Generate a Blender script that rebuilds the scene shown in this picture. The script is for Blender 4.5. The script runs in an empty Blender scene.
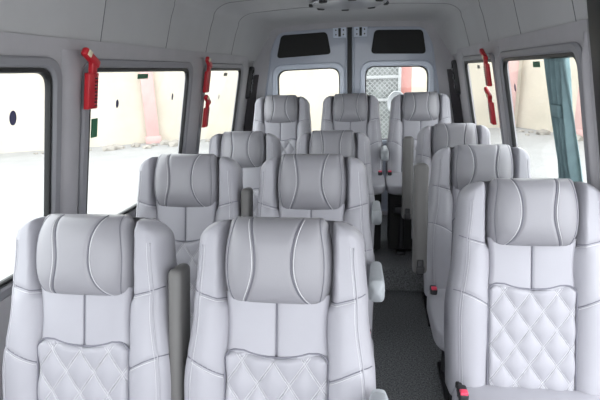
import bpy, bmesh, math, random
from mathutils import Vector, Matrix
random.seed(4)
S = bpy.context.scene
COL = S.collection
XC = -0.18            # centre line of the vehicle

# ------------------------------------------------------------------ materials
def mat(name, col, rough=.5, metal=0., bump=0., bscale=200., spec=.5, var=0., vscale=8., sheen=0., coat=0.):
    m = bpy.data.materials.new(name); m.use_nodes = True
    nt = m.node_tree; b = nt.nodes['Principled BSDF']
    b.inputs['Base Color'].default_value = (*col, 1)
    b.inputs['Roughness'].default_value = rough
    b.inputs['Metallic'].default_value = metal
    b.inputs['Specular IOR Level'].default_value = spec
    if sheen: b.inputs['Sheen Weight'].default_value = sheen
    if coat: b.inputs['Coat Weight'].default_value = coat
    tc = nt.nodes.new('ShaderNodeTexCoord')
    if bump:
        n = nt.nodes.new('ShaderNodeTexNoise'); n.inputs['Scale'].default_value = bscale
        n.inputs['Detail'].default_value = 4
        nt.links.new(tc.outputs['Object'], n.inputs['Vector'])
        bp = nt.nodes.new('ShaderNodeBump'); bp.inputs['Strength'].default_value = bump
        bp.inputs['Distance'].default_value = .002
        nt.links.new(n.outputs['Fac'], bp.inputs['Height']); nt.links.new(bp.outputs['Normal'], b.inputs['Normal'])
    if var:
        n2 = nt.nodes.new('ShaderNodeTexNoise'); n2.inputs['Scale'].default_value = vscale
        n2.inputs['Detail'].default_value = 5; n2.inputs['Roughness'].default_value = .6
        nt.links.new(tc.outputs['Object'], n2.inputs['Vector'])
        r = nt.nodes.new('ShaderNodeValToRGB')
        r.color_ramp.elements[0].position = .3; r.color_ramp.elements[1].position = .7
        r.color_ramp.elements[0].color = (*[c*(1-var) for c in col], 1)
        r.color_ramp.elements[1].color = (*[min(1, c*(1+var)) for c in col], 1)
        nt.links.new(n2.outputs['Fac'], r.inputs['Fac']); nt.links.new(r.outputs['Color'], b.inputs['Base Color'])
    return m

LEATHER = mat('leather', (.352, .348, .380), .42, bump=.12, bscale=260, var=.03, vscale=5)
PILLOW = mat('leather_pillow', (.275, .271, .292), .40, bump=.12, bscale=260, var=.03, vscale=6)
PIPING_SHADE = mat('piping_shade', (.17, .17, .20), .6)  # quilt edge piping; along the seams its dark grey stands for groove shadow
THREAD = mat('thread', (.60, .60, .62), .6)
ARM = mat('armrest_leather', (.125, .122, .118), .5, bump=.1, bscale=220, var=.04)
ARML = mat('armrest_pale_leather', (.36, .38, .40), .45, bump=.1, bscale=220, var=.03)
DARK = mat('dark_plastic', (.02, .02, .022), .5, bump=.1)
DMETAL = mat('dark_metal', (.05, .05, .055), .4, metal=.6)
STEEL = mat('steel', (.62, .63, .65), .25, metal=1)
REDP = mat('red_plastic', (.50, .012, .022), .38, var=.08, vscale=30)
BUTTON = mat('red_button', (.75, .06, .12), .4)
CREAMP = mat('cream_plastic', (.78, .70, .50), .4)
WALLM = mat('wall_lining', (.43, .42, .44), .75, bump=.25, bscale=350, var=.05, vscale=6)
PILLARM = mat('pillar_plastic', (.38, .37, .39), .55, bump=.15, bscale=300, var=.04)
HEADL = mat('headliner', (.50, .50, .505), .9, bump=.35, bscale=400, var=.04, vscale=3)
LIPM = mat('cornice', (.42, .42, .43), .5)
RUBBER = mat('rubber', (.012, .013, .013), .45)
DOORP = mat('door_paint', (.42, .455, .53), .38, coat=.3, var=.04, vscale=4)
DOORF = mat('door_window_frame', (.62, .68, .78), .35, coat=.3)
BLACKP = mat('black_felt', (.022, .022, .022), .9, bump=.3, bscale=300)
SHADEP = mat('dark_trim', (.06, .055, .06), .8)
SEAMM = mat('headliner_seam', (.17, .17, .175), .8)
GREEN = mat('green_label', (.03, .16, .08), .5)
GREYL = mat('grey_label', (.20, .20, .17), .5)
SPOTM = mat('dark_sticker', (.06, .06, .13), .5)
WHITEP = mat('white_plastic', (.42, .43, .44), .35)
ALU = mat('roof_vent_cover', (.34, .34, .35), .3, metal=.3)
CREAMW = mat('cream_wall', (.56, .515, .43), .95, bump=.5, bscale=4, var=.10, vscale=.8)
PINKW = mat('pink_paint', (.56, .37, .35), .9, var=.08, vscale=2)
ORANGEW = mat('salmon_paint', (.52, .24, .21), .9, var=.06, vscale=2)
GROUND = mat('concrete_ground', (.30, .30, .295), .95, bump=.4, bscale=6, var=.08, vscale=1.2)
RUBBLE = mat('rubble', (.30, .28, .25), .95, bump=.6, bscale=10, var=.2, vscale=4)
LATT = mat('lattice_paint', (.30, .31, .31), .7, var=.12, vscale=3)
LATB = mat('lattice_back', (.20, .22, .21), .9, var=.4, vscale=3)
STRIPM = mat('gathered_strip', (.20, .30, .32), .75, var=.2, vscale=9)
TRIMW = mat('painted_body_rim', (.25, .25, .27), .5)

def carpet_mat():
    m = mat('carpet', (.036, .04, .042), .95)
    nt = m.node_tree; b = nt.nodes['Principled BSDF']
    tc = nt.nodes.new('ShaderNodeTexCoord')
    n = nt.nodes.new('ShaderNodeTexNoise'); n.inputs['Scale'].default_value = 130; n.inputs['Detail'].default_value = 5
    n.inputs['Roughness'].default_value = .7
    nt.links.new(tc.outputs['Object'], n.inputs['Vector'])
    r = nt.nodes.new('ShaderNodeValToRGB')
    r.color_ramp.elements[0].position = .36; r.color_ramp.elements[1].position = .68
    r.color_ramp.elements[0].color = (.05, .053, .057, 1); r.color_ramp.elements[1].color = (.30, .31, .32, 1)
    nt.links.new(n.outputs['Fac'], r.inputs['Fac']); nt.links.new(r.outputs['Color'], b.inputs['Base Color'])
    bp = nt.nodes.new('ShaderNodeBump'); bp.inputs['Strength'].default_value = .6; bp.inputs['Distance'].default_value = .004
    nt.links.new(n.outputs['Fac'], bp.inputs['Height']); nt.links.new(bp.outputs['Normal'], b.inputs['Normal'])
    return m
CARPET = carpet_mat()

def glass_mat(name, tint):
    m = bpy.data.materials.new(name); m.use_nodes = True
    nt = m.node_tree; nt.nodes.clear()
    o = nt.nodes.new('ShaderNodeOutputMaterial'); mx = nt.nodes.new('ShaderNodeMixShader')
    t = nt.nodes.new('ShaderNodeBsdfTransparent'); t.inputs['Color'].default_value = (*tint, 1)
    g = nt.nodes.new('ShaderNodeBsdfGlossy'); g.inputs['Roughness'].default_value = .02
    lw = nt.nodes.new('ShaderNodeLayerWeight'); lw.inputs['Blend'].default_value = .5
    pw_ = nt.nodes.new('ShaderNodeMath'); pw_.operation = 'POWER'; pw_.inputs[1].default_value = 5
    nt.links.new(lw.outputs['Facing'], pw_.inputs[0])
    f = nt.nodes.new('ShaderNodeMath'); f.operation = 'MULTIPLY_ADD'; f.inputs[1].default_value = .30; f.inputs[2].default_value = .02
    nt.links.new(pw_.outputs[0], f.inputs[0])
    nt.links.new(f.outputs[0], mx.inputs[0]); nt.links.new(t.outputs[0], mx.inputs[1]); nt.links.new(g.outputs[0], mx.inputs[2])
    nt.links.new(mx.outputs[0], o.inputs[0])
    return m
GLASS = glass_mat('window_glass', (.95, .96, .95))

# ------------------------------------------------------------------ helpers
def link(name, me, m=None, parent=None, smooth=True):
    o = bpy.data.objects.new(name, me); COL.objects.link(o)
    if m: me.materials.append(m)
    if smooth:
        for p in me.polygons: p.use_smooth = True
    if parent: o.parent = parent
    return o
def build(name, bm, m, parent=None, smooth=True, sharp=None):
    bmesh.ops.recalc_face_normals(bm, faces=bm.faces)
    me = bpy.data.meshes.new(name); bm.to_mesh(me); bm.free()
    o = link(name, me, m, parent, smooth)
    if smooth and sharp is not None:
        me.set_sharp_from_angle(angle=math.radians(sharp))
    return o
def tag(o, label, cat, group=None):
    o['label'] = label; o['category'] = cat
    if group: o['group'] = group
    return o
def struct(o, label=None):
    o['kind'] = 'structure'
    if label: o['label'] = label
    return o
def empty(name, loc=(0, 0, 0), rz=0):
    o = bpy.data.objects.new(name, None); COL.objects.link(o); o.empty_display_size = .05
    o.location = loc; o.rotation_euler = (0, 0, rz); return o
def rbox(bm, c, s, r=.01, seg=3, M=None):
    """rounded box added to bm"""
    t = bmesh.new(); bmesh.ops.create_cube(t, size=1)
    for v in t.verts: v.co = Vector((v.co.x*s[0], v.co.y*s[1], v.co.z*s[2]))
    if r > 0:
        bmesh.ops.bevel(t, geom=list(t.edges), offset=min(r, min(s)*.49), segments=seg, profile=.5, affect='EDGES')
    me = bpy.data.meshes.new('tmp')
    for v in t.verts:
        v.co = v.co + Vector(c)
        if M: v.co = M @ v.co
    t.to_mesh(me); t.free(); bm.from_mesh(me); bpy.data.meshes.remove(me)
def tube(bm, pts, r, n=6, closed=False):
    pts = [Vector(p) for p in pts]
    if len(pts) < 2: return
    rings = []; prev = None; N = len(pts)
    for i, p in enumerate(pts):
        if closed: d = pts[(i+1) % N]-pts[i-1]
        else: d = pts[min(i+1, N-1)]-pts[max(i-1, 0)]
        if d.length < 1e-9: d = Vector((0, 0, 1))
        d.normalize()
        a = prev if prev is not None else (Vector((0, 0, 1)) if abs(d.z) < .9 else Vector((1, 0, 0)))
        u = a-d*a.dot(d)
        if u.length < 1e-6: u = d.orthogonal()
        u.normalize(); prev = u; w = d.cross(u)
        rr = r[i] if isinstance(r, (list, tuple)) else r
        rings.append([bm.verts.new(p+u*math.cos(2*math.pi*k/n)*rr+w*math.sin(2*math.pi*k/n)*rr) for k in range(n)])
    for i in range(N if closed else N-1):
        A, B = rings[i], rings[(i+1) % N]
        for k in range(n): bm.faces.new((A[k], A[(k+1) % n], B[(k+1) % n], B[k]))
    if not closed: bm.faces.new(rings[0][::-1]); bm.faces.new(rings[-1])
def cyl(bm, p0, p1, r0, r1=None, n=24):
    tube(bm, [p0, p1], [r0, r0 if r1 is None else r1], n)
def rpoly(pts, r, seg=6):
    """polygon (2D) with rounded corners"""
    out = []; N = len(pts)
    for i in range(N):
        p = Vector(pts[i]); a = Vector(pts[i-1]); b = Vector(pts[(i+1) % N])
        rr = r[i] if isinstance(r, (list, tuple)) else r
        da = (a-p).normalized(); db = (b-p).normalized()
        if rr <= 0: out += [tuple(p)]*1; continue
        q0 = p+da*rr; q1 = p+db*rr
        for k in range(seg+1):
            t = k/seg
            q = q0*(1-t)**2+p*2*t*(1-t)*.9+q1*t*t
            q = q + p*(2*t*(1-t)*.1)
            out.append((q.x, q.y))
    return out
def rrect(u0, v0, u1, v1, r, seg=6): return rpoly([(u0, v0), (u1, v0), (u1, v1), (u0, v1)], r, seg)
def panel(name, outer, holes, depth, M, m, parent=None, bevel=0):
    """flat plate with holes; 2D (u,v) plus depth d -> M(u,v,d)"""
    cu = bpy.data.curves.new('c', 'CURVE'); cu.dimensions = '2D'; cu.fill_mode = 'BOTH'; cu.extrude = abs(depth)/2
    if bevel: cu.bevel_depth = bevel; cu.bevel_resolution = 2
    for path in [outer]+holes:
        sp = cu.splines.new('POLY'); sp.points.add(len(path)-1); sp.use_cyclic_u = True
        for q, pt in zip(path, sp.points): pt.co = (q[0], q[1], 0, 1)
    tmp = bpy.data.objects.new('tmp', cu); COL.objects.link(tmp)
    bpy.context.view_layer.update()
    me = bpy.data.meshes.new_from_object(tmp.evaluated_get(bpy.context.evaluated_depsgraph_get()))
    bpy.data.objects.remove(tmp); bpy.data.curves.remove(cu)
    me.materials.clear()
    for v in me.vertices:
        v.co = M(v.co.x, v.co.y, v.co.z+depth/2)
    me.name = name
    bm = bmesh.new(); bm.from_mesh(me); bmesh.ops.remove_doubles(bm, verts=bm.verts, dist=1e-5)
    bmesh.ops.recalc_face_normals(bm, faces=bm.faces); bm.to_mesh(me); bm.free()
    return link(name, me, m, parent, smooth=False)
def ring(bm, inner, outer, d0, d1, M):
    """ring between two equal-length closed paths from depth d0 to d1, chamfered"""
    n = len(inner); V = []
    mid = [((a[0]+b[0])/2, (a[1]+b[1])/2) for a, b in zip(inner, outer)]
    prof = [(outer, d0), (outer, d0+(d1-d0)*.6), ([(o[0]*.8+i[0]*.2, o[1]*.8+i[1]*.2) for i, o in zip(inner, outer)], d1),
            ([(o[0]*.2+i[0]*.8, o[1]*.2+i[1]*.8) for i, o in zip(inner, outer)], d1), (inner, d0+(d1-d0)*.6), (inner, d0)]
    for path, d in prof: V.append([bm.verts.new(M(p[0], p[1], d)) for p in path])
    for a in range(len(V)):
        A, B = V[a], V[(a+1) % len(V)]
        for k in range(n): bm.faces.new((A[k], A[(k+1) % n], B[(k+1) % n], B[k]))

# ------------------------------------------------------------------ shell frames
TL = math.sqrt(1+.04)
def wallM(side):
    """(u=y, v=z-height, d=distance into the cabin)"""
    def f(u, v, d):
        return Vector((XC+side*(.86-d+(1.5-v)*.2), u, v))
    return f
ML, MR = wallM(-1), wallM(1)

# side walls ---------------------------------------------------------------
WIN_L = [(.40, 1.465), (1.69, 2.69), (2.99, 3.83)]
WIN_R = [(1.75, 2.69), (2.89, 3.75)]
ZB, ZT = .83, 1.50
def side_wall(name, M, wins, y0, y1, zb=ZB):
    holes = [rrect(a, zb, b, ZT, .055) for a, b in wins]
    o = panel(name, [(y0, -.04), (y1, -.04), (y1, 1.60), (y0, 1.60)], holes, -.022, M, WALLM)
    struct(o); return o
side_wall('wall_left', ML, WIN_L, -.55, 4.24)
side_wall('wall_right', MR, WIN_R, 1.672, 4.24)

def side_window(idx, M, a, b, latch=False):
    root = empty('window_%d' % idx, tuple(M((a+b)/2, ZB, 0))); root['kind'] = 'structure'
    inv = Matrix.Translation(-Vector(M((a+b)/2, ZB, 0)))
    L = lambda u, v, d: inv @ M(u, v, d)
    inn = rrect(a+.012, ZB+.012, b-.012, ZT-.012, .05); out = rrect(a-.006, ZB-.006, b+.006, ZT+.006, .058)
    bm = bmesh.new(); ring(bm, inn, out, -.012, .005, L); build('gasket', bm, RUBBER, root, True, 30)
    inn = rrect(a-.006, ZB-.006, b+.006, ZT+.006, .058); out = rrect(a-.052, ZB-.05, b+.052, ZT+.038, .085)
    bm = bmesh.new(); ring(bm, inn, out, -.004, .014, L); build('frame', bm, TRIMW, root, True, 30)
    pane = rrect(a+.010, ZB+.010, b-.010, ZT-.010, .05)
    panel('pane', pane, [], -.004, lambda u, v, d: L(u, v, d-.008), GLASS, root)
    return root
wi = 1
for a, b in WIN_L: side_window(wi, ML, a, b); wi += 1
for a, b in WIN_R: side_window(wi, MR, a, b); wi += 1

# pillars between the windows (soft raised strips) ---------------------------
def pillar(n, M, y0, y1, z0=.80, z1=1.565):
    bm = bmesh.new(); nu = 12; rows = []
    for j in range(9):
        v = z0+(z1-z0)*j/8; row = []
        for i in range(nu+1):
            s = -1+2*i/nu; u = (y0+y1)/2+s*(y1-y0)/2
            row.append(bm.verts.new(M(u, v, .001+.018*(1-abs(s)**2.5)*max(0, min(1, (1.562-v)/.10)))))
        for i in (nu, 0): row.append(bm.verts.new(M((y0+y1)/2+(1 if i else -1)*(y1-y0)/2, v, -.03)))
        rows.append(row)
    K = len(rows[0])
    for j in range(8):
        for i in range(K):
            bm.faces.new((rows[j][i], rows[j][(i+1) % K], rows[j+1][(i+1) % K], rows[j+1][i]))
    bm.faces.new(rows[0]); bm.faces.new(rows[-1][::-1])
    return struct(build('trim_%d' % n, bm, PILLARM, None, True, 40))
pillar(1, ML, 1.52, 1.635); pillar(2, ML, 2.75, 2.94); pillar(3, ML, 3.86, 4.06)
pillar(4, MR, 2.745, 2.835); pillar(5, MR, 3.78, 4.06); pillar(6, MR, 1.676, 1.702)

# door post at the right front edge -----------------------------------------
bm = bmesh.new()
rbox(bm, (0, 0, 0), (.06, .12, 1.92), .012)
for v in bm.verts:
    z = v.co.z+.93; x = XC+(.889+(1.5-min(z, 1.5))*.2-(max(0, z-1.5))*.22)+v.co.x
    v.co = Vector((x, 1.592+v.co.y, z))
struct(build('trim_7', bm, RUBBER, None, True, 35), 'black door post at the front end of the right wall')

# headliner -----------------------------------------------------------------
def head_profile():
    P = [(.865, 1.555), (.856, 1.572), (.824, 1.677), (.803, 1.746), (.780, 1.80)]
    for k in range(1, 11):                      # corner
        a = math.pi/2*k/10
        P.append((.780-.14*(1-math.cos(a))-.0, 1.80+.085*math.sin(a)))
    P += [(.50, 1.893), (.36, 1.900), (.18, 1.905), (0, 1.907)]
    return P
HP = head_profile()
def head_pt(p, y):
    hx, z = p; t = max(0, (y-3.72)/.50); ins = .11*(1-math.sqrt(max(0, 1-t*t)))
    k = min(1, (z-1.555)/.25)
    return hx-ins*(.35+.65*k), z-ins*.62*k
ys = [-.55+.3*i for i in range(14)]+[3.6, 3.72, 3.80, 3.88, 3.95, 4.01, 4.06, 4.10, 4.14, 4.17, 4.19, 4.205]
bm = bmesh.new(); rows = []
for y in ys:
    r = [head_pt(p, y) for p in HP]
    line = [(XC-h, y, z) for h, z in r]+[(XC+h, y, z) for h, z in r[::-1][1:]]
    inner = [bm.verts.new(c) for c in line]
    outer = [bm.verts.new((c[0]+(-.05 if c[0] < XC-.3 else .05 if c[0] > XC+.3 else 0), c[1], c[2]+.06*min(1, max(0, (c[2]-1.56)/.2)))) for c in line]
    rows.append(inner+outer[::-1])
K = len(rows[0])
for j in range(len(rows)-1):
    for i in range(K): bm.faces.new((rows[j][i], rows[j][(i+1) % K], rows[j+1][(i+1) % K], rows[j+1][i]))
bm.faces.new(rows[0]); bm.faces.new(rows[-1][::-1])
struct(build('ceiling', bm, HEADL, None, True, 50))
# cornice lips and headliner seams
n = 8
for s in (-1, 1):
    bm = bmesh.new(); y0 = -.5 if s < 0 else 1.67
    tube(bm, [(XC+s*(head_pt(HP[0], y)[0]-.004), y, 1.560) for y in [y0+(4.17-y0)*i/30 for i in range(31)]], .0065, 8)
    struct(build('trim_%d' % n, bm, LIPM)); n += 1
for y in (1.16, 1.76, 2.36, 2.96, 3.52):
    bm = bmesh.new(); r = [head_pt(p, y) for p in HP]
    line = [(XC-h, y, z) for h, z in r]+[(XC+h, y, z) for h, z in r[::-1][1:]]
    tube(bm, [(c[0], c[1]+.006, c[2]) for c in line], .0022, 6)
    struct(build('trim_%d' % n, bm, SEAMM)); n += 1

# floor and rear platform -----------------------------------------------------
bm = bmesh.new(); rbox(bm, (XC, 1.80, -.03), (2.20, 4.80, .06), 0); struct(build('floor', bm, CARPET, None, False))
bm = bmesh.new(); rbox(bm, (XC, 3.62, .085), (2.14, 1.26, .17), .012, 3)
struct(build('trim_%d' % n, bm, CARPET, None, True, 40), 'carpeted raised platform under the rear row'); n += 1

# rear end ---------------------------------------------------------------------
YR = 4.20
def rearM(u, v, d): return Vector((u, YR-d, v))
hw_door = lambda z: .765-.17*max(0, z-1.25)/.55 if z > 1.25 else .765+.10*(1.25-z)/1.0
outerp = [(XC-1.12, -.02), (XC+1.12, -.02), (XC+1.10, .5), (XC+.86, 1.57), (XC+.80, 1.80), (XC+.62, 1.93), (XC-.62, 1.93), (XC-.80, 1.80), (XC-.86, 1.57), (XC-1.10, .5)]
DL = [(-.185-.018, .19), (-.185-.018, 1.828), (-.80, 1.806), (-.868, 1.70), (-.952, 1.25), (-1.05, .19)]
DR = [(-.185+.018, .19), (-.185+.018, 1.828), (.425, 1.806), (.502, 1.70), (.585, 1.25), (.69, .19)]
both = [(-1.04, .20), (.68, .20), (.578, 1.25), (.495, 1.69), (.418, 1.796), (-.185, 1.816), (-.79, 1.796), (-.861, 1.69), (-.945, 1.25)]
struct(panel('wall_rear', outerp, [rpoly(both, [.02, .02, .1, .08, .06, .1, .06, .08, .1])], -.03, rearM, WALLM))
for sd, yy in ((-1, 0), (1, 0)):
    bm = bmesh.new(); rbox(bm, (XC+sd*.875, 4.185, .81), (.15, .03, 1.28), .006)
    for v in bm.verts: v.co.x += sd*(1.45-v.co.z)*.19
    struct(build('trim_%d' % n, bm, SHADEP, None, True, 35), 'dark trim panel in the rear corner'); n += 1
bm = bmesh.new(); rbox(bm, (-.185, YR+.045, 1.0), (.05, .02, 1.66), .004); struct(build('trim_%d' % n, bm, RUBBER), 'black rubber seal between the rear doors'); n += 1

def rear_door(idx, poly, radii, glass, gl_r, felt, bracket_x, hinge):
    root = empty('door_%d' % idx, (sum(p[0] for p in poly)/len(poly), YR+.03, .19)); root['kind'] = 'structure'
    off = Vector(root.location)
    M = lambda u, v, d: Vector((u, YR+.035-d, v))-off
    P = rpoly(poly, radii)
    g = rpoly(glass, gl_r)
    panel('door_panel', P, [g], -.035, M, DOORP, root)
    # raised rim around the outline
    cx = sum(p[0] for p in P)/len(P); cz = sum(p[1] for p in P)/len(P)
    bm = bmesh.new(); tube(bm, [M(p[0]*.975+cx*.025, p[1]*.988+cz*.012, .004) for p in P], .011, 8, True)
    build('door_rim', bm, DOORP, root)
    # window surround
    gx = sum(p[0] for p in glass)/len(glass); gz = sum(p[1] for p in glass)/len(glass)
    big = [(p[0]+(.045 if p[0] > gx else -.045), p[1]+(.045 if p[1] > gz else -.045)) for p in glass]
    bm = bmesh.new(); ring(bm, g, rpoly(big, gl_r*1.25), -.006, .022, M)
    fr = build('window_frame', bm, DOORF, root, True, 30)
    small = [(p[0]+(-.010 if p[0] > gx else .010), p[1]+(-.010 if p[1] > gz else .010)) for p in glass]
    bm = bmesh.new(); ring(bm, rpoly(small, gl_r*.95), g, -.03, -.002, M); build('gasket', bm, RUBBER, fr, True, 30)
    panel('pane', g, [], -.004, lambda u, v, d: M(u, v, d-.018), GLASS, root)
    panel('black_inset_panel', rpoly(felt, .035), [], .008, M, BLACKP, root)
    # latch bracket at the top
    bm = bmesh.new(); rbox(bm, (0, 0, 0), (.115, .022, .085), .008)
    for v in bm.verts: v.co += Vector((bracket_x, YR+.018, 1.775))-off
    br = build('latch_bracket', bm, DOORF, root, True, 35)
    bm = bmesh.new(); rbox(bm, tuple(Vector((bracket_x, YR+.004, 1.775))-off), (.022, .012, .068), .004)
    for dx in (-.032, .032):
        for dz in (-.018, .018):
            cyl(bm, Vector((bracket_x+dx, YR+.009, 1.775+dz))-off, Vector((bracket_x+dx, YR+.002, 1.775+dz))-off, .006, n=10)
    build('latch', bm, RUBBER, br, True, 35)
    return root
rear_door(1, DL, [.02, .03, .07, .08, .1, .02], [(-.835, .86), (-.27, .86), (-.27, 1.493), (-.822, 1.483)], .085,
          [(-.822, 1.583), (-.345, 1.603), (-.378, 1.785), (-.775, 1.772)], -.268, 1)
rear_door(2, DR, [.02, .03, .07, .08, .1, .02], [(-.052, .86), (.492, .86), (.478, 1.483), (-.052, 1.495)], .085,
          [(-.005, 1.595), (.452, 1.580), (.418, 1.772), (.022, 1.785)], -.092, -1)

# door-corner recess grips ------------------------------------------------------
def recess_grip(M, y, lab):
    root = empty('latch_recess', tuple(M(y, 1.38, 0))); off = Vector(root.location)
    L = lambda u, v, d: M(u, v, d+.018)-off
    bm = bmesh.new(); inn = rrect(y-.028, 1.275, y+.028, 1.49, .027, 5); out = rrect(y-.055, 1.245, y+.055, 1.52, .05, 5)
    ring(bm, inn, out, -.012, .014, L); build('surround', bm, DARK, root, True, 40)
    panel('recess', rrect(y-.03, 1.272, y+.03, 1.493, .028, 5), [], .012, L, BLACKP, root)
    bm = bmesh.new(); rng = random.Random(int(y*100))
    tube(bm, [L(y+.010*math.sin(k*1.7), 1.30+.165*k/12, .018+.005*math.cos(k*2.1)) for k in range(13)], .005, 6)
    for z in (1.315, 1.38, 1.445): cyl(bm, L(y-.012, z, .015), L(y+.014, z, .022), .006, n=8)
    build('latch_rod', bm, STEEL, root, True, 40)
    return tag(root, lab, 'latch')
recess_grip(ML, 4.115, 'black recess with metal latch rod in the left rear corner pillar')
recess_grip(MR, 4.115, 'black recess with metal latch rod in the right rear corner pillar')

# roof vent hatch -----------------------------------------------------------------
rv = empty('roof_vent', (-.15, 3.28, 1.905))
def disc(bm, prof, n=48):
    rings = []
    for r, z in prof: rings.append([bm.verts.new((r*math.cos(2*math.pi*k/n), r*math.sin(2*math.pi*k/n), z)) for k in range(n)])
    for a, b in zip(rings, rings[1:]):
        for k in range(n): bm.faces.new((a[k], a[(k+1) % n], b[(k+1) % n], b[k]))
    bm.faces.new(rings[0][::-1]); bm.faces.new(rings[-1])
bm = bmesh.new(); disc(bm, [(.245, .0), (.25, -.014), (.237, -.030), (.20, -.036), (.12, -.038)]); build('cover', bm, ALU, rv, True, 40)
bm = bmesh.new(); tube(bm, [(.249*math.cos(a), .249*math.sin(a), -.020) for a in [2*math.pi*k/60 for k in range(60)]], .007, 8, True)
build('chrome_ring', bm, STEEL, rv)
for k in range(8):
    a = math.radians(90+8+45*k); bm = bmesh.new()
    rbox(bm, (0, 0, 0), (.055, .03, .022), .009)
    for v in bm.verts:
        v.co = Matrix.Rotation(a-math.pi/2, 4, 'Z') @ (v.co+Vector((0, .243, -.028)))
    build('clip', bm, DARK, rv, True, 40)
tag(rv, 'round grey roof vent with black clips under the ceiling', 'roof vent')

# ------------------------------------------------------------------ passenger seat
TH = math.radians(15)
Y0, Z0 = .211, .402
def T(x, n, w):
    return Vector((x, Y0+w*math.sin(TH)-n*math.cos(TH), Z0+w*math.cos(TH)+n*math.sin(TH)))
def lerp(x, xs, ys_):
    if x <= xs[0]: return ys_[0]
    for i in range(len(xs)-1):
        if x <= xs[i+1]:
            t = (x-xs[i])/(xs[i+1]-xs[i]); t = t*t*(3-2*t); return ys_[i]*(1-t)+ys_[i+1]*t
    return ys_[-1]
WT = .728
def hwb(w):
    h = lerp(w, [0, .28, .50, .66], [.250, .257, .234, .223])
    if w > .66: h -= .072*(1-math.sqrt(max(0, 1-((w-.66)/(WT-.66+.001))**2)))
    return h
IH = .134
def seam_hi(a): return .548+.0-.030*max(0, 1-(a-IH)/(.11))     # bolster seam level by |x|
def seam_lo(a): return .362-.045*max(0, 1-(a-IH)/(.10))**1.6
def groove(d, width=.006, depth=.005): return -depth*math.exp(-(d/width)**2)
def Fb(x, w):
    a = abs(x); h = hwb(w)
    if a < IH: n = -.022+.008*max(0, (a-IH+.012)/.012)
    else:
        t = min(1, (a-IH)/max(.02, h-IH)); n = -.014+.034*math.sin(math.pi*min(1, t**.75*.92))
    n += .020*math.exp(-((w-.30)/.16)**2)*0.5*(1 if a > IH else 0)
    if w > .50:                                  # head section: flat ears with a deep slot for the pillow
        k = min(1, (w-.50)/.03); ie = .139
        if a < ie: m_ = -.055
        else: m_ = -.055+.070*min(1, (a-ie)/.016)**.6-.010*max(0, (a-ie-.016)/(h-ie))**2
        r = .034; e = h-a
        if e < r: m_ -= r-math.sqrt(max(0, r*r-(r-max(0, e))**2))
        n = n*(1-k)+m_*k
    r = .034; e = h-a
    if e < r: n -= r-math.sqrt(max(0, r*r-(r-max(0, e))**2))
    e = WT-w
    if e < .04: n -= .04-math.sqrt(max(0, .04**2-(.04-max(0, e))**2))
    if a > IH: n += groove(w-seam_hi(a))+groove(w-seam_lo(a))
    n += groove(a-(h-.026), .005, .003) if w < .69 else 0
    return n
def seat_backrest():
    bm = bmesh.new(); NS = 72; rows = []
    ws = [WT*.985*i/120 for i in range(121)]+[WT*(.985+.015*k/6) for k in range(1, 7)]
    for w in ws:
        h = hwb(w); row = []
        for i in range(NS+1):
            s = -1+2*i/NS; s = math.sin(s*math.pi/2)*.35+s*.65
            x = s*h; row.append(bm.verts.new(T(x, Fb(x, w), w)))
        for i in range(17):
            s = 1-2*i/16; x = s*h
            n = -.165+.045*min(1, w/WT)**1.5
            e = h-abs(x); r = .03
            if e < r: n += r-math.sqrt(max(0, r*r-(r-e)**2))
            e = WT-w
            if e < .05: n += .05-math.sqrt(max(0, .05**2-(.05-e)**2))
            row.append(bm.verts.new(T(x, n, w)))
        rows.append(row)
    K = len(rows[0])
    for j in range(len(rows)-1):
        for i in range(K): bm.faces.new((rows[j][i], rows[j][(i+1) % K], rows[j+1][(i+1) % K], rows[j+1][i]))
    bm.faces.new(rows[0][::-1]); bm.faces.new(rows[-1])
    return bm
def quilt_top(x):
    a = abs(x); return .372+.016*min(1, a/.085)**2*(1 if a < .085 else 1)-(.030*(1-math.sqrt(max(0, 1-((a-.105)/.0305)**2))) if a > .105 else 0)
PX, PW = .0830, .118
def quilt_h(x, w):
    u1 = x/PX+w/PW; u2 = x/PX-w/PW+.15
    q = abs(math.sin(math.pi*u1)*math.sin(math.pi*u2))**.55
    return q
QH = .1350
def quilt_n(x, w):
    e = min(QH-abs(x), w-.004, quilt_top(x)-w); r = .016
    base = .001+.011*quilt_h(x, w)
    if e < r: base -= (r-math.sqrt(max(0, r*r-(r-max(0, e))**2)))*.9
    return base
def seat_quilt():
    bm = bmesh.new(); NX, NW = 92, 130; rows = []
    for j in range(NW+1):
        row = []
        for i in range(NX+1):
            x = -QH+2*QH*i/NX; t = j/NW; w = .004+(quilt_top(x)-.004)*t
            row.append(bm.verts.new(T(x, quilt_n(x, w), w)))
        rows.append(row)
    for j in range(NW):
        for i in range(NX): bm.faces.new((rows[j][i], rows[j][i+1], rows[j+1][i+1], rows[j+1][i]))
    r = bmesh.ops.extrude_edge_only(bm, edges=[e for e in bm.edges if e.is_boundary])
    nv = Vector((0, math.cos(TH), -math.sin(TH)))*.016
    for v in [g for g in r['geom'] if isinstance(g, bmesh.types.BMVert)]: v.co += nv
    return bm
def seat_quilt_thread():
    bm = bmesh.new()
    def run(f):
        for k in range(-12, 13):
            for o in (-.0028, .0028):
                pts = []
                for i in range(81):
                    x = -QH+.004+(2*QH-.008)*i/80; w = f(x, k)+o*1.6
                    if .010 < w < quilt_top(x)-.006: pts.append(T(x, quilt_n(x, w)+.0004, w))
                if len(pts) > 3: tube(bm, pts, .0009, 4)
    run(lambda x, k: (k-x/PX)*PW)
    run(lambda x, k: (x/PX+.15-k)*PW)
    return bm
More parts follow.
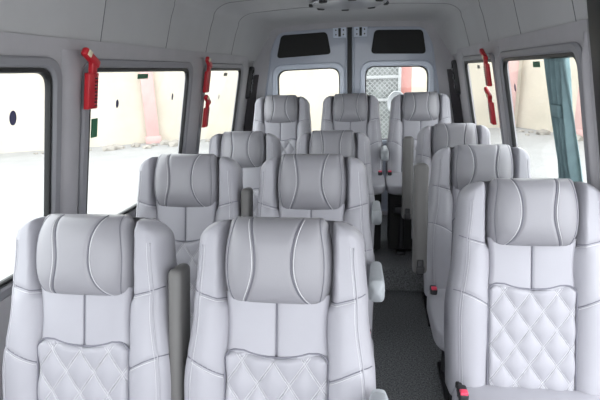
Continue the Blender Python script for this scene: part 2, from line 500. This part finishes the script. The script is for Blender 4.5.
def seat_quilt_piping():
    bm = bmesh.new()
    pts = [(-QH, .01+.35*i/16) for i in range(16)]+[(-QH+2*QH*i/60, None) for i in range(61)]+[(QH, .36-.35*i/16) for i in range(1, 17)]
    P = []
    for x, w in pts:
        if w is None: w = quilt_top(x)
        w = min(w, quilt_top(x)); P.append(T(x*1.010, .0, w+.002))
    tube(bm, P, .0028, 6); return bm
def seat_upper_panel():
    bm = bmesh.new(); NX, NW = 48, 30; rows = []
    for j in range(NW+1):
        row = []
        for i in range(NX+1):
            w = .345+.195*j/NW; hx = IH+.002-.006*math.sin(math.pi*(w-.37)/.16)
            x = -hx+2*hx*i/NX
            n = -.004+.005*(1-(abs(abs(x)-hx/2)/(hx/2))**3)+groove(x, .004, .004)
            e = hx-abs(x)
            if e < .010: n -= (.010-e)*.8
            row.append(bm.verts.new(T(x, n, w)))
        rows.append(row)
    for j in range(NW):
        for i in range(NX): bm.faces.new((rows[j][i], rows[j][i+1], rows[j+1][i+1], rows[j+1][i]))
    r = bmesh.ops.extrude_edge_only(bm, edges=[e for e in bm.edges if e.is_boundary])
    nv = Vector((0, math.cos(TH), -math.sin(TH)))*.012
    for v in [g for g in r['geom'] if isinstance(g, bmesh.types.BMVert)]: v.co += nv
    return bm
PZ0, PZ1 = .512, .738
def pw(t): return .122+.020*(1-abs(t+.1)**2.2) + (.010*max(0, t)**4)
def pil_seam(t): return .046+.022*t*t+(.018*t*t if t < 0 else 0)
def pil_n(x, t):
    h = pw(t); s = min(1, abs(x)/h)
    n = -.028+.086*math.sqrt(max(0, 1-s**3.6))*math.sqrt(max(0, 1-abs(t)**3.4))
    n += groove(abs(x)-pil_seam(t), .005, .006)+groove(abs(x)-(h-.017), .004, .003)
    return n
def seat_pillow():
    bm = bmesh.new(); NX, NW = 88, 56; rows = []
    for j in range(NW+1):
        t = math.sin((-1+2*j/NW)*math.pi/2); w = (PZ0+PZ1)/2+(PZ1-PZ0)/2*t; row = []
        h = pw(t)*(1-.10*max(0, abs(t)-.86)/.14*abs(t))
        for i in range(NX+1):
            s = -1+2*i/NX; s = math.sin(s*math.pi/2)*.5+s*.5
            x = s*h; row.append(bm.verts.new(T(x, pil_n(x, t) if abs(t) < .999 else -.028, w)))
        for i in range(13):
            x = h*(1-2*i/12); row.append(bm.verts.new(T(x, -.040, w)))
        rows.append(row)
    K = len(rows[0])
    for j in range(NW):
        for i in range(K): bm.faces.new((rows[j][i], rows[j][(i+1) % K], rows[j+1][(i+1) % K], rows[j+1][i]))
    bm.faces.new(rows[0][::-1]); bm.faces.new(rows[-1])
    return bm
def seat_pillow_piping_shade():  # pillow piping, coloured dark to carry the shadow of the seam grooves
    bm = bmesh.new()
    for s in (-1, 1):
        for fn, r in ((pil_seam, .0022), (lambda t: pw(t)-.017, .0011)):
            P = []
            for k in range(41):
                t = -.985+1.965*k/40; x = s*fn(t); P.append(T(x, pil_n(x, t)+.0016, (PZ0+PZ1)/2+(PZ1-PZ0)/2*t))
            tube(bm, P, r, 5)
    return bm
def seat_pillow_thread():
    bm = bmesh.new()
    for s in (-1, 1):
        P = []
        for k in range(41):
            t = -.97+1.93*k/40; x = s*(pil_seam(t)+.0065); P.append(T(x, pil_n(x, t)+.0004, (PZ0+PZ1)/2+(PZ1-PZ0)/2*t))
        tube(bm, P, .0012, 5)
    return bm
def seat_back_seam_shade():  # dark tubes that paint the groove shadow into the backrest seams
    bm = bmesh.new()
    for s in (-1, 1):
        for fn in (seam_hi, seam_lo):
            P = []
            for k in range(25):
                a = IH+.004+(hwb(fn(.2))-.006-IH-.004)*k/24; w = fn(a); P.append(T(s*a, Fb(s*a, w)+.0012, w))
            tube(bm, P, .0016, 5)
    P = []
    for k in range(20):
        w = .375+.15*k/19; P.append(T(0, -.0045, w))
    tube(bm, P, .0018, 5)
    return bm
def seat_edge_welt():
    bm = bmesh.new()
    for s in (-1, 1):
        P = []
        for k in range(60):
            w = .01+.655*k/59; a = hwb(w)-.026; P.append(T(s*a, Fb(s*a, w)+.0008, w))
        tube(bm, P, .0020, 6)
    return bm
def seat_back_thread():
    bm = bmesh.new()
    for s in (-1, 1):
        for fn in (seam_hi, seam_lo):
            P = []
            for k in range(25):
                a = IH+.006+(hwb(fn(.2))-.03-IH-.006)*k/24; w = fn(a)-.0065; P.append(T(s*a, Fb(s*a, w)+.0004, w))
            tube(bm, P, .0010, 5)
        P = []
        for k in range(60):
            w = .01+.655*k/59; a = hwb(w)-.033; P.append(T(s*a, Fb(s*a, w)+.0003, w))
        tube(bm, P, .0006, 5)
    return bm
def superbox(c, s, e=4., nu=48, nv=24, dent=None):
    """rounded pillow-like block"""
    bm = bmesh.new(); rows = []
    def sp(v, p): return math.copysign(abs(v)**p, v)
    for j in range(nv+1):
        ph = -math.pi/2+math.pi*j/nv; row = []
        for i in range(nu):
            th = 2*math.pi*i/nu
            x = sp(math.cos(ph), 2/e)*sp(math.cos(th), 2/e); y = sp(math.cos(ph), 2/e)*sp(math.sin(th), 2/e); z = sp(math.sin(ph), 2/e)
            p = Vector((c[0]+x*s[0]/2, c[1]+y*s[1]/2, c[2]+z*s[2]/2))
            row.append(bm.verts.new(p))
        rows.append(row)
    for j in range(nv):
        for i in range(nu): bm.faces.new((rows[j][i], rows[j][(i+1) % nu], rows[j+1][(i+1) % nu], rows[j+1][i]))
    bmesh.ops.remove_doubles(bm, verts=bm.verts, dist=1e-5)
    return bm
def seat_cushion(): return superbox((0, .03, .400), (.515, .46, .115), 6, 64, 28)
def seat_cushion_quilt():
    bm = bmesh.new(); NX, NY = 60, 66; rows = []
    for j in range(NY+1):
        row = []
        for i in range(NX+1):
            x = -.12+.24*i/NX; y = -.15+.27*j/NY
            e = min(.12-abs(x), y+.15, .12-y); z = .456+.006*abs(math.sin(math.pi*(x/PX+y/PW))*math.sin(math.pi*(x/PX-y/PW)))**.55
            if e < .012: z -= (.012-e)*.8
            row.append(bm.verts.new((x, y, z)))
        rows.append(row)
    for j in range(NY):
        for i in range(NX): bm.faces.new((rows[j][i], rows[j][i+1], rows[j+1][i+1], rows[j+1][i]))
    r = bmesh.ops.extrude_edge_only(bm, edges=[e for e in bm.edges if e.is_boundary])
    for v in [g for g in r['geom'] if isinstance(g, bmesh.types.BMVert)]: v.co.z -= .02
    return bm
def seat_base():
    bm = bmesh.new(); rbox(bm, (0, .06, .325), (.42, .36, .06), .012)
    return bm
def seat_rail(x):
    bm = bmesh.new(); rbox(bm, (x, .05, .015), (.06, .40, .03), .006)
    return bm
def seat_leg(sx, sy):
    bm = bmesh.new(); cyl(bm, (sx*.15, .05+sy*.13, .028), (sx*.15, .05+sy*.13, .30), .022, n=14)
    return bm
def seat_hinge(s):
    bm = bmesh.new(); rbox(bm, (s*.226, .20, .40), (.022, .10, .12), .010)
    return bm
def arm_down():          # pivot at origin, points to -y
    bm = bmesh.new(); N = 20; rows = []
    for j in range(N+1):
        t = j/N; y = .04-.30*t
        top = .052-.004*t; bot = -.065+.035*t
        k = 1 if 0.10 < t < .90 else math.sqrt(max(.0, 1-((.10-t)/.10)**2 if t < .1 else 1-((t-.9)/.1)**2))
        zc = (top+bot)/2; hz = (top-bot)/2*(.25+.75*k); hx = .024*(.35+.65*k)*(1+.15*t); row = []
        for i in range(20):
            a = 2*math.pi*i/20; c, s_ = math.cos(a), math.sin(a)
            row.append(bm.verts.new((hx*math.copysign(abs(c)**.55, c), y, zc+hz*math.copysign(abs(s_)**.55, s_))))
        rows.append(row)
    for j in range(N):
        for i in range(20): bm.faces.new((rows[j][i], rows[j][(i+1) % 20], rows[j+1][(i+1) % 20], rows[j+1][i]))
    bm.faces.new(rows[0][::-1]); bm.faces.new(rows[-1])
    return bm
def arm_up():            # pivot at origin, points up
    bm = bmesh.new(); rbox(bm, (0, 0, .21), (.038, .085, .50), .016, 4)
    for v in bm.verts:
        v.co.y += .10*(v.co.z)*.9
        if v.co.z < .08: v.co.y *= 1.0
    return bm
def arm_up_wide():
    bm = bmesh.new(); rbox(bm, (0, 0, .215), (.062, .085, .50), .020, 4)
    for v in bm.verts: v.co.y += .05*v.co.z
    return bm
def side_rail():
    bm = bmesh.new(); tube(bm, [(-.262, .20, .50), (-.274, .17, .455), (-.280, .13, .40), (-.279, .08, .345), (-.268, .03, .31), (-.25, 0, .30)], .007, 10); return bm
def shade_box():  # black box standing for the shadow beneath a rear-row seat
    bm = bmesh.new(); rbox(bm, (0, .06, .235), (.48, .30, .43), .01); return bm
def arm_up_bracket():
    bm = bmesh.new(); rbox(bm, (0, -.035, .0), (.030, .03, .07), .006); rbox(bm, (0, -.052, -.01), (.036, .012, .03), .004)
    return bm
def buckle_stalk():
    bm = bmesh.new(); tube(bm, [(0, .03, -.03), (0, .01, .02), (0, -.015, .05)], .010, 8); rbox(bm, (0, -.03, .065), (.030, .055, .028), .007)
    return bm
def buckle_button():
    bm = bmesh.new(); rbox(bm, (0, -.048, .082), (.024, .022, .010), .003); return bm

def make_seat():
    root = empty('passenger_seat')
    P = lambda n_, b_, m_, p=root, sh=None: build(n_, b_, m_, p, True, sh)
    back = P('backrest', seat_backrest(), LEATHER)
    P('piping_shade', seat_back_seam_shade(), PIPING_SHADE, back); P('edge_welt', seat_edge_welt(), LEATHER, back); P('stitching', seat_back_thread(), THREAD, back)
    P('upper_panel', seat_upper_panel(), LEATHER, back, 50)
    q = P('quilted_panel', seat_quilt(), LEATHER, root, 50)
    P('stitching', seat_quilt_thread(), THREAD, q); P('piping_shade', seat_quilt_piping(), PIPING_SHADE, q)
    pl = P('headrest_pillow', seat_pillow(), PILLOW)
    P('piping_shade', seat_pillow_piping_shade(), PIPING_SHADE, pl); P('stitching', seat_pillow_thread(), THREAD, pl)
    cu = P('seat_cushion', seat_cushion(), LEATHER)
    P('quilted_top', seat_cushion_quilt(), LEATHER, cu, 50)
    b = P('base_frame', seat_base(), DMETAL, root, 35)
    for sx in (-1, 1):
        for sy in (-1, 1): P('leg', seat_leg(sx, sy), DMETAL, root, 40)
        P('floor_rail', seat_rail(sx*.15), DMETAL, root, 35)
        P('hinge_cover', seat_hinge(sx), DARK, root, 40)
    return root
def add_local(parent, name, bm, m, loc, rx=0, sub=None, sh=40):
    o = build(name, bm, m, parent, True, sh); o.location = loc; o.rotation_euler = (rx, 0, 0)
    return o
proto = make_seat()
proto_parts = [(c, list(c.children)) for c in list(proto.children)]
mesh_cache = {}
def cached(name, fn, m):
    if name not in mesh_cache:
        o = build(name, fn(), m, None, True, 40); mesh_cache[name] = o.data; bpy.data.objects.remove(o)
    return mesh_cache[name]
def part(name, key, fn, m, parent, loc, rx=0):
    o = bpy.data.objects.new(name, cached(key, fn, m)); COL.objects.link(o); o.parent = parent
    o.location = loc; o.rotation_euler = (rx, 0, 0); return o
first = [True]
def seat(x, ys_, zf, sc, label, arm, armside, tilt=0, lean=0):
    if first[0]: r = proto; first[0] = False
    else:
        r = proto.copy(); COL.objects.link(r)
        for c, gs in proto_parts:
            d = c.copy(); COL.objects.link(d); d.parent = r
            for g in gs:
                e = g.copy(); COL.objects.link(e); e.parent = d
    r.location = (x, ys_-.4, zf); r.scale = (1, 1, sc)
    tag(r, label, 'seat', 'quilted grey leather passenger seats')
    if arm == 'down':
        part('armrest', 'armrest_down', arm_down, ARML, r, (armside*.262, .235, .68), math.radians(tilt))
    elif arm == 'up':
        a = part('armrest', 'armrest_up' if armside > 0 else 'armrest_up_wide', arm_up if armside > 0 else arm_up_wide, ARM, r, (armside*(.260 if armside > 0 else .300), .30 if armside > 0 else .14, .52 if armside > 0 else .60), -math.radians(8))
        part('bracket', 'armrest_bracket', arm_up_bracket, DARK, a, (0, 0, .0))
    b = part('seat_belt_buckle', 'stalk', buckle_stalk, DARK, r, (armside*.232, .165, .415 if zf == 0 else .475))
    part('release_button', 'button', buckle_button, BUTTON, b, (0, 0, 0))
    if zf > 0:
        for c in r.children:
            if c.name.startswith('seat_cushion'): c.scale = (1.03, 1, .72); c.location = (0, 0, .20)
        part('under_seat_shade', 'shade_box', shade_box, BLACKP, r, (0, 0, 0))  # under-seat shadow of the rear row, put in as a black box
    return r
xL, xM, xR = -.777, -.236, .526
seat(xL, 1.132, 0, .993, 'pale grey quilted seat at the left window, nearest the viewer, raised armrest at its side', 'up', 1)
seat(xM, 1.132, 0, .993, 'large pale grey quilted seat in the middle foreground, left of the aisle', 'down', 1, -14)
seat(xR, 1.585, 0, .998, 'pale grey quilted seat right of the aisle nearest the viewer, quilting fully visible', None, -1)
seat(xL, 1.880, 0, 1.030, 'second seat from the front at the left windows, behind the nearest window seat', 'up', 1)
seat(xM, 1.868, 0, 1.030, 'second seat from the front in the column left of the aisle', 'down', 1, -9)
seat(xR, 2.310, 0, .998, 'second seat from the front right of the aisle, raised armrest beside it', 'up', -1)
seat(xL, 2.800, 0, 1.012, 'third seat from the front along the left windows, below the paired red hammers', 'up', 1)
seat(xM+.01, 2.800, 0, 1.012, 'third seat from the front just left of the aisle, before the rear row', 'down', 1, -4)
seat(xR+.0, 3.090, 0, 1.012, 'third seat from the front right of the aisle, near the right pair of hammers', 'up', -1)
seat(-.712, 3.77, .17, 1.008, 'left seat of the rear row before the left rear door', None, 1)
seat(-.159, 3.77, .17, 1.008, 'middle seat of the rear row before the gap between the rear doors', 'down', 1, -2)
seat(.376, 3.77, .17, 1.008, 'right seat of the rear row before the right rear door', None, -1)

# ------------------------------------------------------------------ emergency hammers
def hammer(M, y, ztop, h, label, style=0, dirn=1):
    root = empty('emergency_hammer', tuple(M(y, ztop-h/2, .028))); off = Vector(root.location)
    L = lambda u, v, d: M(y+u, ztop-h/2+v, d+.028)-off
    def bx(u0, u1, v0, v1, d0, d1, r=.004, sk=0):
        bm = bmesh.new(); rbox(bm, ((u0+u1)/2, (v0+v1)/2, (d0+d1)/2), (abs(u1-u0), abs(v1-v0), abs(d1-d0)), r)
        for v in bm.verts: v.co = L(v.co.x+sk*(v.co.y-v0), v.co.y, v.co.z)
        return bm
    b = build('holder', bx(-.030, .030, -h*.50, h*.16, 0, .022), REDP, root, True, 35)
    g = bmesh.new()
    for k in range(9):
        v0 = -h*.46+k*h*.062
        rbox(g, (0.012, v0+.004, .024), (.012, .005, .006), .0015)
    for v in g.verts: v.co = L(v.co.x, v.co.y, v.co.z)
    build('grip_ribs', g, DARK, b, True, 35)
    build('handle', bx(-.014, .016, h*.12, h*.40, .004, .024), REDP, root, True, 35)
    hd = bmesh.new()
    rbox(hd, (0, 0, .016), (.105, .030, .024), .009)
    ang = -.5*dirn
    for v in hd.verts:
        u, w_ = v.co.x, v.co.y; c, s_ = math.cos(ang), math.sin(ang)
        v.co = L(u*c-w_*s_-.016*dirn, h*.42+u*s_+w_*c, v.co.z)
    hd = build('hammer_head', hd, REDP, root, True, 35)
    tp = bmesh.new()
    for u in (-.030,):
        rbox(tp, (u, 0, .029), (.022, .020, .006), .002)
    for v in tp.verts:
        u, w_ = v.co.x, v.co.y; c, s_ = math.cos(ang), math.sin(ang)
        v.co = L(u*c-w_*s_-.016*dirn, h*.42+u*s_+w_*c, v.co.z)
    build('head_cap', tp, CREAMP, hd, True, 35)
    return tag(root, label, 'hammer')
hammer(ML, 1.64, 1.552, .195, 'red emergency hammer alone on the pillar between the first two left windows')
hammer(ML, 2.915, 1.552, .195, 'upper of the two red emergency hammers on the left rear window pillar')
hammer(ML, 2.965, 1.325, .190, 'lower of the two red emergency hammers on the left rear window pillar')
hammer(MR, 2.900, 1.545, .190, 'upper of the two red emergency hammers on the right window pillar', 0, -1)
hammer(MR, 2.915, 1.330, .195, 'lower of the two red emergency hammers on the right window pillar', 0, -1)

# ------------------------------------------------------------------ small stickers on the panes
def sticker(M, y, z, sy, sz, m, label, rnd=False):
    pts = [(y+sy/2*math.cos(2*math.pi*k/20), z+sz/2*math.sin(2*math.pi*k/20)) for k in range(20)] if rnd else rrect(y-sy/2, z-sz/2, y+sy/2, z+sz/2, .003, 2)
    o = panel('window_sticker', pts, [], .001, lambda u, v, d: M(u, v, d-.0068), m)
    return tag(o, label, 'sticker')
sticker(ML, 1.30, 1.358, .030, .045, SPOTM, 'round dark blue sticker on the nearest left window pane', True)
sticker(ML, 1.915, 1.358, .022, .036, SPOTM, 'round dark sticker mid-pane on the second left window', True)
sticker(ML, 2.50, 1.355, .020, .036, SPOTM, 'tiny dark sticker near the rear end of the second left window', True)
sticker(ML, 1.745, 1.275, .045, .075, GREEN, 'green sticker low at the front edge of the second left window')
sticker(ML, 2.135, 1.468, .105, .022, GREEN, 'wide green label at the top edge of the second left window')
sticker(ML, 3.44, 1.462, .085, .022, GREYL, 'small grey label at the top of the rearmost left window')
sticker(ML, 3.34, 1.308, .014, .036, SPOTM, 'tiny dark sticker on the rearmost left window', True)
sticker(MR, 2.20, 1.468, .090, .024, GREEN, 'green label at the top of the nearest right window')
sticker(MR, 2.555, 1.358, .022, .038, SPOTM, 'round dark sticker near the rear edge of the nearest right window', True)
sticker(MR, 3.33, 1.462, .075, .022, GREYL, 'small grey label at the top of the rear right window')

# ------------------------------------------------------------------ blue-grey gathered strip at the right window
cur = empty('window_curtain', tuple(MR(1.94, ZB, .02))); off = Vector(cur.location)
bm = bmesh.new(); NU, NV = 60, 40; rows = []
for j in range(NV+1):
    v = .84+(1.488-.84)*j/NV; row = []
    yc = 1.965-.02*math.sin((v-.84)*4); wd = .086*(1-.12*math.sin(math.pi*(v-.84)/.65))
    for i in range(NU+1):
        s = -1+2*i/NU
        d = .003+.016*math.sin(s*11+v*3)+.007*math.sin(s*23-v*5)
        row.append(bm.verts.new(MR(yc+s*wd, v, d-.006)-off))
    rows.append(row)
for j in range(NV):
    for i in range(NU): bm.faces.new((rows[j][i], rows[j][i+1], rows[j+1][i+1], rows[j+1][i]))
c = build('strip_folds', bm, STRIPM, cur); so = c.modifiers.new('s', 'SOLIDIFY'); so.thickness = .003
bm = bmesh.new(); rbox(bm, (0, 0, 0), (.02, .07, .05), .006)
for v in bm.verts:
    v.co = MR(1.945+v.co.y, 1.295+v.co.z, .018+v.co.x)-off
build('strip_band', bm, STRIPM, cur, True, 40)
tag(cur, 'blue-grey gathered strip down the nearest right window', 'curtain')

# ------------------------------------------------------------------ outside
ZG = -.70
bm = bmesh.new(); rbox(bm, (0, 6, ZG-.1), (90, 90, .2), 0); struct(build('ground', bm, GROUND, None, False))
def wall_seg(name, p0, p1, h=3.6, t=.25, m=CREAMW):
    p0, p1 = Vector(p0), Vector(p1); d = p1-p0; a = math.atan2(d.y, d.x); L_ = d.length
    nrm = Vector((-math.sin(a), math.cos(a)))
    bm = bmesh.new(); rbox(bm, (L_/2, t/2, h/2), (L_+.0, t, h), 0)
    M = Matrix.Translation((p0.x, p0.y, ZG)) @ Matrix.Rotation(a, 4, 'Z')
    for v in bm.verts: v.co = M @ v.co
    return build(name, bm, m, None, False)
A = [(-30, 3.6), (-4.6, 16.1), (1.2, 17.2), (5.2, 18.0), (8.4, 11.6), (14, -2)]
struct(wall_seg('wall_outside_left', A[0], A[1])); struct(wall_seg('wall_outside_rear', A[1], A[3])); struct(wall_seg('wall_outside_right', A[3], A[5]))
def pilaster(px, y, p0, p1, w, m, label, h=3.2):
    # stands proud of the wall segment p0-p1
    p0, p1 = Vector(p0), Vector(p1); d = (p1-p0).normalized(); a = math.atan2(d.y, d.x)
    bm = bmesh.new(); rbox(bm, (0, -.10, h/2), (w, .30, h), .02, 2); rbox(bm, (0, -.11, h+.03), (w+.08, .36, .08), .01, 2)
    rbox(bm, (0, -.11, .12), (w+.10, .38, .24), .02, 2)
    M = Matrix.Rotation(a, 4, 'Z')
    for v in bm.verts: v.co = M @ v.co
    o = build('painted_pillar', bm, m, None, True, 35); o.location = (px, y, ZG)
    return tag(o, label, 'pillar')
def along(p0, p1, t): return (p0[0]+(p1[0]-p0[0])*t, p0[1]+(p1[1]-p0[1])*t)
def at_ray(px, p0, p1):
    """parameter of the wall point seen in direction px (world azimuth tan)"""
    (x0, y0), (x1, y1) = p0, p1
    t = (px*y0-x0)/((x1-x0)-px*(y1-y0)); return along(p0, p1, t)
q = at_ray(-.485, A[0], A[1]); pilaster(q[0], q[1], A[0], A[1], .40, PINKW, 'pink painted pillar on the cream wall outside the second left window')
q = at_ray(-.705, A[0], A[1]); pilaster(q[0], q[1], A[0], A[1], .4, PINKW, 'pink painted pillar outside the edge of the nearest left window')
q = at_ray(.262, A[3], A[5]) if False else at_ray(.268, (1.2, 17.2), (5.2, 18.0)); pilaster(q[0], q[1], (1.2, 17.2), (5.2, 18.0), .34, PINKW, 'pink painted pillar outside the rear edge of the nearest right window')
q = at_ray(.42, A[3], A[5]); pilaster(q[0], q[1], A[3], A[5], .50, PINKW, 'pink painted pillar seen beside the gathered strip through the right window')
q = at_ray(.075, A[1], A[3]); pilaster(.068*14, 14.0, (0, 0), (1, 0), .32, ORANGEW, 'salmon painted pillar behind the right rear door window')
# rubble along the foot of the walls
def rubble(p0, p1, label):
    bm = bmesh.new(); p0, p1 = Vector(p0), Vector(p1); d = p1-p0; L_ = d.length; d.normalize(); nrm = Vector((d.y, -d.x))
    rng = random.Random(7); N = int(L_*4)
    for i in range(N):
        c = p0+d*(L_*rng.random())+nrm*(.55+.7*rng.random()**2); s = .06+.16*rng.random()**2
        r = bmesh.ops.create_icosphere(bm, subdivisions=1, radius=s)
        for v in r['verts']:
            v.co = Vector((c.x+v.co.x*(1+rng.random()*.5), c.y+v.co.y*(1+rng.random()*.5), ZG+v.co.z*.7+s*.2))
    o = build('rubble', bm, RUBBLE, None, False); o['kind'] = 'stuff'; return tag(o, label, 'rubble')
rubble((-16, 10.3), A[1], 'small stones and dirt along the foot of the left boundary wall')
rubble((5.6, 16.9), (8.2, 11.7), 'small stones and dirt along the foot of the right boundary wall')
# lattice gate behind the right rear window
lg = empty('lattice_gate', (.55, 13.2, ZG)); 
bm = bmesh.new(); rbox(bm, (-.45, .12, 1.5), (1.3, .04, 3.0), 0); build('backing_board', bm, LATB, lg, False)
bm = bmesh.new()
for k in range(-36, 32):
    for sgn in (-1, 1):
        x0 = k*.13; p0 = Vector((x0, 0, .1)); p1 = Vector((x0+sgn*2.8, 0, 2.9))
        # clip to the frame
        P = []
        for i in range(30):
            q = p0+(p1-p0)*i/29
            if -1.1 < q.x < .2: P.append(q)
        if len(P) > 1: tube(bm, [P[0], P[-1]], .011, 5)
build('lattice', bm, LATT, lg, True, 40)
bm = bmesh.new()
for x in (-1.1, .2): rbox(bm, (x, 0, 1.5), (.08, .08, 3.0), .01)
for z in (.06, 1.35, 1.95, 2.94): rbox(bm, (-.45, 0, z), (1.3, .07, .08), .01)
build('frame', bm, LATT, lg, True, 40)
tag(lg, 'grey lattice gate behind the right rear door window', 'gate')
# white round dish
ds = empty('white_dish', (.31, 6.0, ZG))
bm = bmesh.new(); n_ = 40; rings = []
for r, y in [(.001, .05), (.04, .045), (.08, .02), (.103, -.01), (.11, -.02), (.115, -.01), (.106, .0), (.09, .04), (.04, .065), (.001, .07)]:
    rings.append([bm.verts.new((r*math.cos(2*math.pi*k/n_), y, 1.76+r*1.25*math.sin(2*math.pi*k/n_))) for k in range(n_)])
for a, b in zip(rings, rings[1:]):
    for k in range(n_): bm.faces.new((a[k], a[(k+1) % n_], b[(k+1) % n_], b[k]))
build('dish', bm, WHITEP, ds)
bm = bmesh.new(); cyl(bm, (0, .10, 0), (0, .10, 1.76), .025, n=14); cyl(bm, (0, .10, 1.76), (0, .04, 1.76), .025, n=12); cyl(bm, (0, .10, 0), (0, .10, .03), .15, n=24)
build('stand', bm, STEEL, ds, True, 40)
tag(ds, 'white round dish on a post outside the right rear door window', 'dish')

# ------------------------------------------------------------------ light
w = bpy.data.worlds.new('w'); S.world = w; w.use_nodes = True
bg = w.node_tree.nodes['Background']; bg.inputs['Color'].default_value = (.93, .96, 1.0, 1); bg.inputs['Strength'].default_value = 1.6

# ------------------------------------------------------------------ camera
f_, p_, a_, r_ = 470., .2676, .1533, .0303
cp, sp_ = math.cos(p_), math.sin(p_); ca, sa = math.cos(a_), math.sin(a_)
F = Vector((-sa*cp, ca*cp, -sp_)); R = Vector((ca, sa, 0)); U = R.cross(F)
R2 = R*math.cos(r_)-U*math.sin(r_); U2 = U*math.cos(r_)+R*math.sin(r_)
cam = bpy.data.cameras.new('camera'); co = bpy.data.objects.new('camera', cam); COL.objects.link(co)
m3 = Matrix((R2, U2, -F)).transposed(); co.matrix_world = Matrix.Translation((0, 0, 1.47)) @ m3.to_4x4()
cam.sensor_width = 36; cam.lens = 36*f_/600; cam.clip_start = .02
S.camera = co
S.view_settings.view_transform = 'Standard'; S.view_settings.look = 'None'; S.view_settings.gamma = 1
S.view_settings.use_curve_mapping = False; S.view_settings.exposure = 1.5
